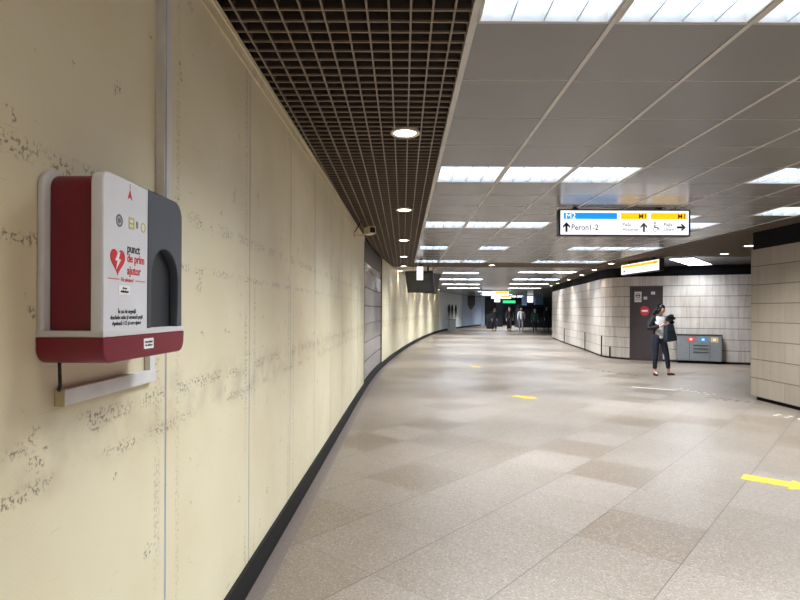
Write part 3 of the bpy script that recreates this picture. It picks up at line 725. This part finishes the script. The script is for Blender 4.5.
# ------------------------------------------------------------------ people
def skinmesh(V, E, R, root=0, sub=2):
    me = bpy.data.meshes.new('s'); me.from_pydata(V, E, []); ob = bpy.data.objects.new('s', me); C.objects.link(ob)
    ob.modifiers.new('skin', 'SKIN'); s = ob.modifiers.new('sub', 'SUBSURF'); s.levels = s.render_levels = sub
    if not me.skin_vertices:
        bpy.context.view_layer.objects.active = ob; bpy.ops.mesh.customdata_skin_add()
    for i, r in enumerate(R):
        me.skin_vertices[0].data[i].radius = r if hasattr(r, '__len__') else (r, r)
        me.skin_vertices[0].data[i].use_root = (i == root)
    out = baked(ob); return out
def joinmesh(name, meshes, m, parent):
    bm = bmesh.new()
    for me in meshes: bm.from_mesh(me)
    me = bpy.data.meshes.new(name); bm.to_mesh(me); bm.free(); me.materials.clear(); me.materials.append(m)
    o = link(name, me, m, parent, True); return o
def chain(J, keys, R, sub=2, root=0):
    V = [J[k] for k in keys]; return skinmesh(V, [(i, i+1) for i in range(len(V)-1)], R, root, sub)
def ellip(c, r, seg=20, squash=None):
    bm = bmesh.new(); bmesh.ops.create_uvsphere(bm, u_segments=seg, v_segments=seg*2//3, radius=1)
    for v in bm.verts:
        if squash: v.co = Vector(squash(v.co))
        v.co = Vector((c[0]+v.co.x*r[0], c[1]+v.co.y*r[1], c[2]+v.co.z*r[2]))
    me = bpy.data.meshes.new('e'); bm.to_mesh(me); bm.free(); return me

def person(label, loc, rz, hgt, J2, top, trou, shoes, hair, group=None, longhair=False, coat=None, coat_len=.62, headrot=(0, 0), sleeves=('both',), skirt=False):
    t = thing('person', label, 'person', loc, rz, group); t.scale = (hgt/1.66,)*3
    J = dict(pel=(0, 0, .9), sp=(0, 0, 1.06), ch=(0, .0, 1.22), nb=(0, .012, 1.36), nk=(0, .004, 1.43), hd=(0, -.012, 1.50))
    for s, n in ((-1, 'R'), (1, 'L')):
        J.update({'hp'+n: (s*.088, 0, .86), 'kn'+n: (s*.092, -.015, .47), 'an'+n: (s*.09, .02, .085), 'to'+n: (s*.105, -.13, .035), 'he'+n: (s*.09, .05, .035),
                  'sh'+n: (s*.165, .012, 1.345), 'el'+n: (s*.21, .03, 1.09), 'wr'+n: (s*.215, -.04, .86), 'ha'+n: (s*.212, -.07, .78)})
    J.update(J2)
    # body: one continuous skinned figure
    keys = ['pel', 'sp', 'ch', 'nb', 'nk', 'hd']; V = [J[k] for k in keys]; E = [(0, 1), (1, 2), (2, 3), (3, 4), (4, 5)]; R = [(.12, .09), (.105, .08), (.12, .085), (.075, .06), (.047, .05), (.05, .05)]
    for n in 'RL':
        i = len(V); V += [J['hp'+n], J['kn'+n], J['an'+n], J['to'+n]]; E += [(0, i), (i, i+1), (i+1, i+2), (i+2, i+3)]; R += [.078, .05, .036, .028]
        i = len(V); V += [J['sh'+n], J['el'+n], J['wr'+n], J['ha'+n]]; E += [(3, i), (i, i+1), (i+1, i+2), (i+2, i+3)]; R += [.05, .036, .026, (.036, .02)]
    parts = [skinmesh(V, E, R)]
    def face(v):
        x, y, z = v; k = 1-.22*max(0, -z)**1.2; y2 = y
        if y < 0: y2 = y*(1-.08*z*z)
        return (x*k, y2*(.96 if y > 0 else 1), z)
    hx, hy, hz = J['hd']; hc = (hx, hy-.012, hz+.055)
    HR = Matrix.Translation(hc) @ Matrix.Rotation(headrot[1], 4, 'Z') @ Matrix.Rotation(headrot[0], 4, 'X')
    hm = ellip((0, 0, 0), (.074, .094, .112), 24, face); hm.transform(HR)
    nose = ellip((0, -.096, -.012), (.011, .018, .022), 10); nose.transform(HR); parts += [hm, nose]
    for s in (-1, 1):
        ear = ellip((s*.074, .008, -.01), (.008, .018, .03), 10); ear.transform(HR); parts.append(ear)
    for n, s in (('R', -1), ('L', 1)):       # fingers: unequal, bent; the thumb leaves the side of the palm
        wv, hv = Vector(J['wr'+n]), Vector(J['ha'+n]); d = (hv-wv).normalized()
        side = d.cross(Vector((0, 1, 0) if abs(d.y) < .9 else (1, 0, 0))).normalized(); side = Vector((0, -1, 0)) if abs(d.z) > .75 else side
        nrm = d.cross(side).normalized()*(-s)
        for k, ln in enumerate((.07, .08, .074, .058)):
            o = hv+side*(.026-.0175*k); p1 = o+d*ln*.5+nrm*.004; p2 = o+d*ln*.8+nrm*.02; p3 = o+d*ln+nrm*.04
            parts.append(skinmesh([o-d*.01, p1, p2, p3], [(0, 1), (1, 2), (2, 3)], [.0085, .008, .0075, .006], 0, 1))
        o = hv-d*.035+side*.028; parts.append(skinmesh([o, o+side*.022+d*.025, o+side*.024+d*.055+nrm*.015], [(0, 1), (1, 2)], [.0105, .009, .007], 0, 1))
    joinmesh('body', parts, M['skin'], t)
    em = []
    for s in (-1, 1):
        e = ellip((s*.028, -.083, .012), (.011, .006, .006), 8); e.transform(HR); em.append(e)
    joinmesh('eyes', em, M['hair'], t)
    e = ellip((0, -.088, -.052), (.02, .006, .007), 8); e.transform(HR); joinmesh('lips', [e], M['redink'], t)
    # hair
    def hcut(v):
        x, y, z = v
        if y < -.15 and z < .35: return (x*.9, -.15+(y+.15)*.1, z)
        return (x, y, z)
    hh = [ellip((0, .014, .024), (.084, .098, .108), 24, hcut)]
    if longhair:
        hh.append(skinmesh([(0, .05, .04), (-.02, .09, -.06), (-.03, .10, -.17), (-.04, .085, -.28)], [(0, 1), (1, 2), (2, 3)], [(.07, .05), (.075, .05), (.065, .04), (.035, .025)]))
        for s in (-1, 1): hh.append(skinmesh([(s*.05, -.02, .06), (s*.078, -.01, -.03), (s*.078, .01, -.14)], [(0, 1), (1, 2)], [.03, .028, .018]))
    for h_ in hh: h_.transform(HR)
    joinmesh('hair', hh, hair, t)
    # trousers
    V = [J['pel']]; E = []; R = [(.15, .115)]
    for n in 'RL':
        i = len(V); kn = Vector(J['kn'+n]); an = Vector(J['an'+n]); V += [J['hp'+n], J['kn'+n], tuple(an+(kn-an)*.06+Vector((0, 0, .03)))]; E += [(0, i), (i, i+1), (i+1, i+2)]; R += [.096, .066, .05]
    V.append((0, 0, 1.02)); E.append((0, len(V)-1)); R.append((.135, .105))
    joinmesh('trousers', [skinmesh(V, E, R)], trou, t)
    for n in 'RL':
        an, to, he = (Vector(J[k+n]) for k in ('an', 'to', 'he'))
        joinmesh('shoe', [skinmesh([tuple(he), tuple(he.lerp(to, .5)+Vector((0, 0, .012))), tuple(to)], [(0, 1), (1, 2)], [(.042, .042), (.045, .040), (.037, .028)])], shoes, t)
    # top
    V = [J['sp'], J['ch'], J['nb'], (J['pel'][0], J['pel'][1], .83)]; E = [(0, 1), (1, 2), (0, 3)]; R = [(.13, .105), (.14, .105), (.085, .075), (.165, .13)]
    for n in 'RL':
        i = len(V); el, wr = Vector(J['el'+n]), Vector(J['wr'+n]); V += [J['sh'+n], J['el'+n], tuple(el.lerp(wr, .9))]; E += [(2, i), (i, i+1), (i+1, i+2)]; R += [.066, .05, .04]
    joinmesh('top', [skinmesh(V, E, R)], top, t)
    if coat:
        V = [J['sp'], J['ch'], J['nb'], (0, .02, 1.5-coat_len-.02)]; V = [tuple(Vector(v)+Vector((0, .012, 0))) for v in V]; E = [(0, 1), (1, 2), (0, 3)]; R = [(.145, .112), (.155, .118), (.09, .082), (.16, .13)]
        for n in ('RL' if 'both' in sleeves else sleeves[0]):
            i = len(V); el, wr = Vector(J['el'+n]), Vector(J['wr'+n]); V += [J['sh'+n], J['el'+n], tuple(el.lerp(wr, .92))]; E += [(2, i), (i, i+1), (i+1, i+2)]; R += [.075, .06, .05]
        cm = skinmesh(V, E, R)
        if sleeves[0] == 'R':       # worn open: the shell keeps to the right side and the back
            bm = bmesh.new(); bm.from_mesh(cm)
            bmesh.ops.delete(bm, geom=[v for v in bm.verts if v.co.y < .0 and v.co.x > -.06 and v.co.z < 1.40], context='VERTS')
            bmesh.ops.solidify(bm, geom=bm.faces[:], thickness=.008); bm.to_mesh(cm); bm.free()
        joinmesh('coat', [cm], coat, t)
    return t
# the woman by the door
wloc = (6.0, 13.0, 0); wrz = math.radians(8)
wj = {'hpL': (.09, 0, .86), 'knL': (.18, -.03, .47), 'anL': (.245, .0, .085), 'toL': (.37, -.07, .035), 'heL': (.215, .02, .035), 'hpR': (-.09, 0, .86), 'knR': (-.10, -.015, .47), 'anR': (-.095, .02, .085), 'toR': (-.12, -.13, .035), 'heR': (-.09, .05, .035),
      'elR': (-.285, .0, 1.10), 'wrR': (-.07, -.19, 1.17), 'haR': (.01, -.225, 1.225),
      'elL': (.315, -.02, 1.10), 'wrL': (.33, -.13, .93), 'haL': (.30, -.10, .88), 'hd': (.012, -.035, 1.495)}
woman = person('woman in a black jacket, white top and dark trousers standing by the brown door', wloc, wrz, 1.66, wj, M['white'], M['jeans'], M['shoe'], M['hair'], longhair=True, coat=M['jacket'], coat_len=.66, headrot=(math.radians(22), math.radians(32)), sleeves=('R',))
t = thing('handbag', "slate grey handbag held in front of the woman's chest", 'bag', wloc, wrz)
bm = bmesh.new(); bmesh.ops.create_cube(bm, size=1)
for v in bm.verts: v.co = Vector((v.co.x*(.30 if v.co.z < 0 else .22), v.co.y*(.15 if v.co.z < 0 else .10), v.co.z*.42))
bmesh.ops.bevel(bm, geom=bm.edges[:], offset=.055, segments=4, affect='EDGES', profile=.6)
bmesh.ops.transform(bm, matrix=Matrix.Translation((.125, -.205, 1.02)) @ Matrix.Rotation(-.12, 4, 'Y'), verts=bm.verts)
me = bpy.data.meshes.new('body'); bm.to_mesh(me); bm.free(); link('body', me, M['bag'], t, True)
b = MB(); hs = [(.12+.09*math.cos(PI*i/10), -.205, 1.20+.10*math.sin(PI*i/10)) for i in range(11)]; b.tube(hs, .011); b.build('handle', M['bag'], t, True)
b = MB(); b.box(.05, .20, -.276, -.27, 1.03, 1.042); b.build('zip', M['gap'], t)
t = thing('plush_scarf', "rumpled black scarf gathered on top of the woman's bag", 'scarf', wloc, wrz)
pm = []
for k in range(9):
    a = k*2.4; pm.append(ellip((.13+.05*math.cos(a), -.215+.03*math.sin(a), 1.255+.018*k), (.055, .045, .042), 12))
for k in range(3): pm.append(ellip((.15+.045*k, -.21, 1.405-.03*k), (.034, .03, .034), 10))
joinmesh('folds', pm, M['fur'], t)

def walk(k):
    s = 1 if k % 2 else -1
    return {'knR': (-.09, -.08*s-.03, .48), 'anR': (-.085, -.14*s+.05, .09), 'toR': (-.09, -.28*s if s > 0 else .06, .035), 'heR': (-.085, -.1*s+.06, .04),
            'knL': (.09, .05*s-.03, .48), 'anL': (.085, .17*s+.02, .1), 'toL': (.09, .05*s-.03, .035), 'heL': (.085, .2*s+.02, .06) if s > 0 else (.085, -.1, .04),
            'elR': (-.22, .07*s, 1.09), 'wrR': (-.22, .06*s-.05, .86), 'haR': (-.215, .05*s-.08, .79), 'elL': (.22, -.07*s, 1.09), 'wrL': (.22, -.1*s-.04, .87), 'haL': (.215, -.12*s-.06, .8)}
PG = 'passers-by at the far end'
crowd = [
 ('person in a dark coat at the left edge of the far group', (6.75, 41.0), 12, 1.7, M['coat'], M['jeans'], M['coat'], M['hair']),
 ('person in a brown jacket behind the far walkers, beside the dark cabinet', (7.15, 43.5), -8, 1.66, M['brownc'], M['coat'], None, M['brownhair']),
 ('person in black walking, left of the one in white', (7.72, 40.3), 0, 1.78, M['coat'], M['coat'], M['coat'], M['hair']),
 ('person in a dark jacket over a light shirt walking beside the one in white', (8.0, 41.6), 6, 1.76, M['white'], M['jeans'], None, M['hair']),
 ('person in a white shirt and grey trousers walking far ahead', (8.35, 39.2), -6, 1.74, M['white'], M['greyc'], None, M['brownhair']),
 ('person in a green coat with pale hair far along the passage', (9.0, 37.9), 170, 1.62, M['green'], M['coat'], M['green'], M['greyhair']),
 ('tall person in dark navy near the end of the curved stone wall', (10.9, 42.2), 20, 1.82, M['navy'], M['navy'], M['navy'], M['hair']),
]
for k, (lab, xy, rz, hg, tp, tr_, ct, hr) in enumerate(crowd):
    person(lab, (xy[0], xy[1], 0), math.radians(rz), hg, walk(k), tp, tr_, M['shoe'], hr, PG, coat=ct, coat_len=.7)

# ------------------------------------------------------------------ far end of the passage
b = MB(); b.box(5.5, 8.25, 56, 56.3, 0, TOPZ); struct(b.build('wall_far', M['farwall']))
b = MB(); b.box(8.25, 17.5, 59.5, 59.8, 0, TOPZ); struct(b.build('wall_end', M['fardark']))
b = MB(); b.box(17.2, 17.5, 30.9, 60, 0, TOPZ); struct(b.build('wall_far_right', M['farwall']))
b = MB(); b.box(8.2, 17.3, 31.0, 60, CZ+.02, CZ+.06); struct(b.build('ceiling_end', M['panel']))
def pillar(label, x0, x1, y, m):
    t = thing('pillar', label, 'pillar', (x0, y, 0)); b = MB(); b.box(0, x1-x0, 0, .5, 0, CZ+.02); b.build('shaft', m, t)
    b = MB(); b.box(-.02, x1-x0+.02, -.02, .52, 0, .12); b.build('foot', M['base'], t)
pillar('slim blue-grey pillar right of the green sign at the far end', 11.0, 11.35, 51, M['farblue'])
pillar('wider blue-grey pillar behind the person in green', 12.25, 13.0, 51.5, M['farblue'])
pillar('dark pillar in the far opening beside the green sign', 9.0, 9.5, 53, M['fardark'])
t = thing('shop_kiosk', 'dark kiosk standing in the far opening behind the people', 'kiosk', (10.4, 50.2, 0))
b = MB(); b.box(0, 3.9, 0, 1.5, 0, 1.95, .03); b.build('body', M['fardark'], t)
b = MB(); b.box(-.1, 4.0, -.15, 1.6, 1.95, 2.05); b.build('roof', M['black'], t)
for x in (.2, 1.45, 2.7):
    b = MB(); b.box(x, x+1.05, -.02, .0, .9, 1.8); b.build('shop_window', M['screen'], t)
b = MB(); b.box(.1, 3.8, -.2, .0, .82, .87); b.build('counter', M['shell'], t)
t = thing('dark_cabinet', 'black cabinet against the far blue-grey wall', 'cabinet', (7.05, 46.5, 0))
b = MB(); b.box(0, .62, 0, .5, .08, 1.25, .02); b.build('body', M['shell'], t); b = MB(); b.box(.05, .57, -.01, 0, .15, .62); b.build('door', M['screen'], t); b = MB(); b.box(.03, .59, .03, .47, 0, .08); b.build('plinth', M['gap'], t)
def lit_sign(name, label, x, y, z, w, h, m, band=None):
    t = thing(name, label, 'sign', (x, y, z)); b = MB(); b.box(0, w, 0, .14, 0, h); b.build('frame', M['signframe'], t)
    b = MB(); b.box(.03, w-.03, -.01, 0, .03, h-.03); b.build('face', m, t)
    if band: b = MB(); b.box(w*.5, w-.06, -.014, -.01, h*.55, h-.06); b.build('band', band, t)
    b = MB(); b.box(w/2-.03, w/2+.03, .04, .1, h, CZ-z); b.build('hanger', M['signframe'], t)
lit_sign('hanging_sign', 'long white and orange lit sign hanging before the far people', 5.1, 36, 2.46, 1.8, .34, M['signw'], M['signyel'])
lit_sign('hanging_sign', 'second lit white sign hanging just behind the long one', 6.4, 40.5, 2.36, 1.5, .28, M['signw'], M['signyel'])
lit_sign('hanging_sign', 'short lit white sign below and behind the second one', 7.55, 46, 2.22, .5, .3, M['signw'])
lit_sign('exit_sign', 'green lit sign over the dark opening at the far end', 8.7, 48.5, 2.15, 1.15, .3, M['signgreen'])
lit_sign('advert_panel', 'upright bright white lit panel over the far kiosk', 10.6, 47.5, 2.2, .56, .62, M['signw'])
t = thing('litter_bin', 'small grey litter bin by the far cream wall', 'bin', (3.55, 40.4, 0)); b = MB(); b.box(-.28, .28, -.2, .2, 0, .82, .02); b.build('body', M['bin'], t); b = MB(); b.box(-.3, .3, -.22, .22, .82, .88, .01); b.build('lid', M['signframe'], t)
for k, (y, w) in enumerate(((42.6, 'nearest the litter bin'), (44.0, 'in the middle of the three'), (45.5, 'farthest of the three'))):
    x = xw(y)+.13; b = MB(); b.lathe([(.02, -.62), (.045, -.35), (.085, .05), (.085, .28), (.05, .42), (.02, .5)], 14, Matrix.Translation((0, 0, 0)))
    b.box(-.14, -.02, -.03, .03, .05, .12); o = b.build('wall_lantern', M['shell'], None, True); o.location = (x, y, 1.5); tag(o, 'black teardrop wall ornament on the pale wall, '+w, 'wall ornament', 'black teardrop ornaments')
t = thing('hanging_speaker', 'tall black hanging unit high on the far pale wall', 'speaker', (5.75, 46.8, 1.6)); b = MB(); b.box(-.3, .3, -.25, .25, .35, 1.2, .03); b.lathe([(.06, 0), (.2, .2), (.28, .36)], 12); b.build('cabinet', M['shell'], t); b = MB(); b.cyl((0, 0, 1.2), (0, 0, CZ-1.6), .03); b.build('hanger', M['shell'], t)

# ------------------------------------------------------------------ world, camera, view
w = bpy.data.worlds.new('World'); bpy.context.scene.world = w; w.use_nodes = True
w.node_tree.nodes['Background'].inputs[0].default_value = (.5, .55, .62, 1); w.node_tree.nodes['Background'].inputs[1].default_value = .02
cam = bpy.data.cameras.new('Camera'); co = bpy.data.objects.new('Camera', cam); C.objects.link(co)
co.location = (0, 0, 1.5); co.rotation_euler = (PI/2, -.0044, 0)
cam.sensor_width = 36; cam.lens = 36*555/800; cam.shift_x = -3/800; cam.shift_y = 10.5/800; cam.clip_end = 200; cam.clip_start = .02
s = bpy.context.scene; s.camera = co
s.view_settings.view_transform = 'Standard'; s.view_settings.look = 'None'; s.view_settings.exposure = .62; s.view_settings.gamma = 1; s.view_settings.use_curve_mapping = False
s.cycles.use_denoising = True; s.cycles.max_bounces = 8; s.cycles.diffuse_bounces = 5; s.cycles.glossy_bounces = 4; s.cycles.sample_clamp_indirect = 6
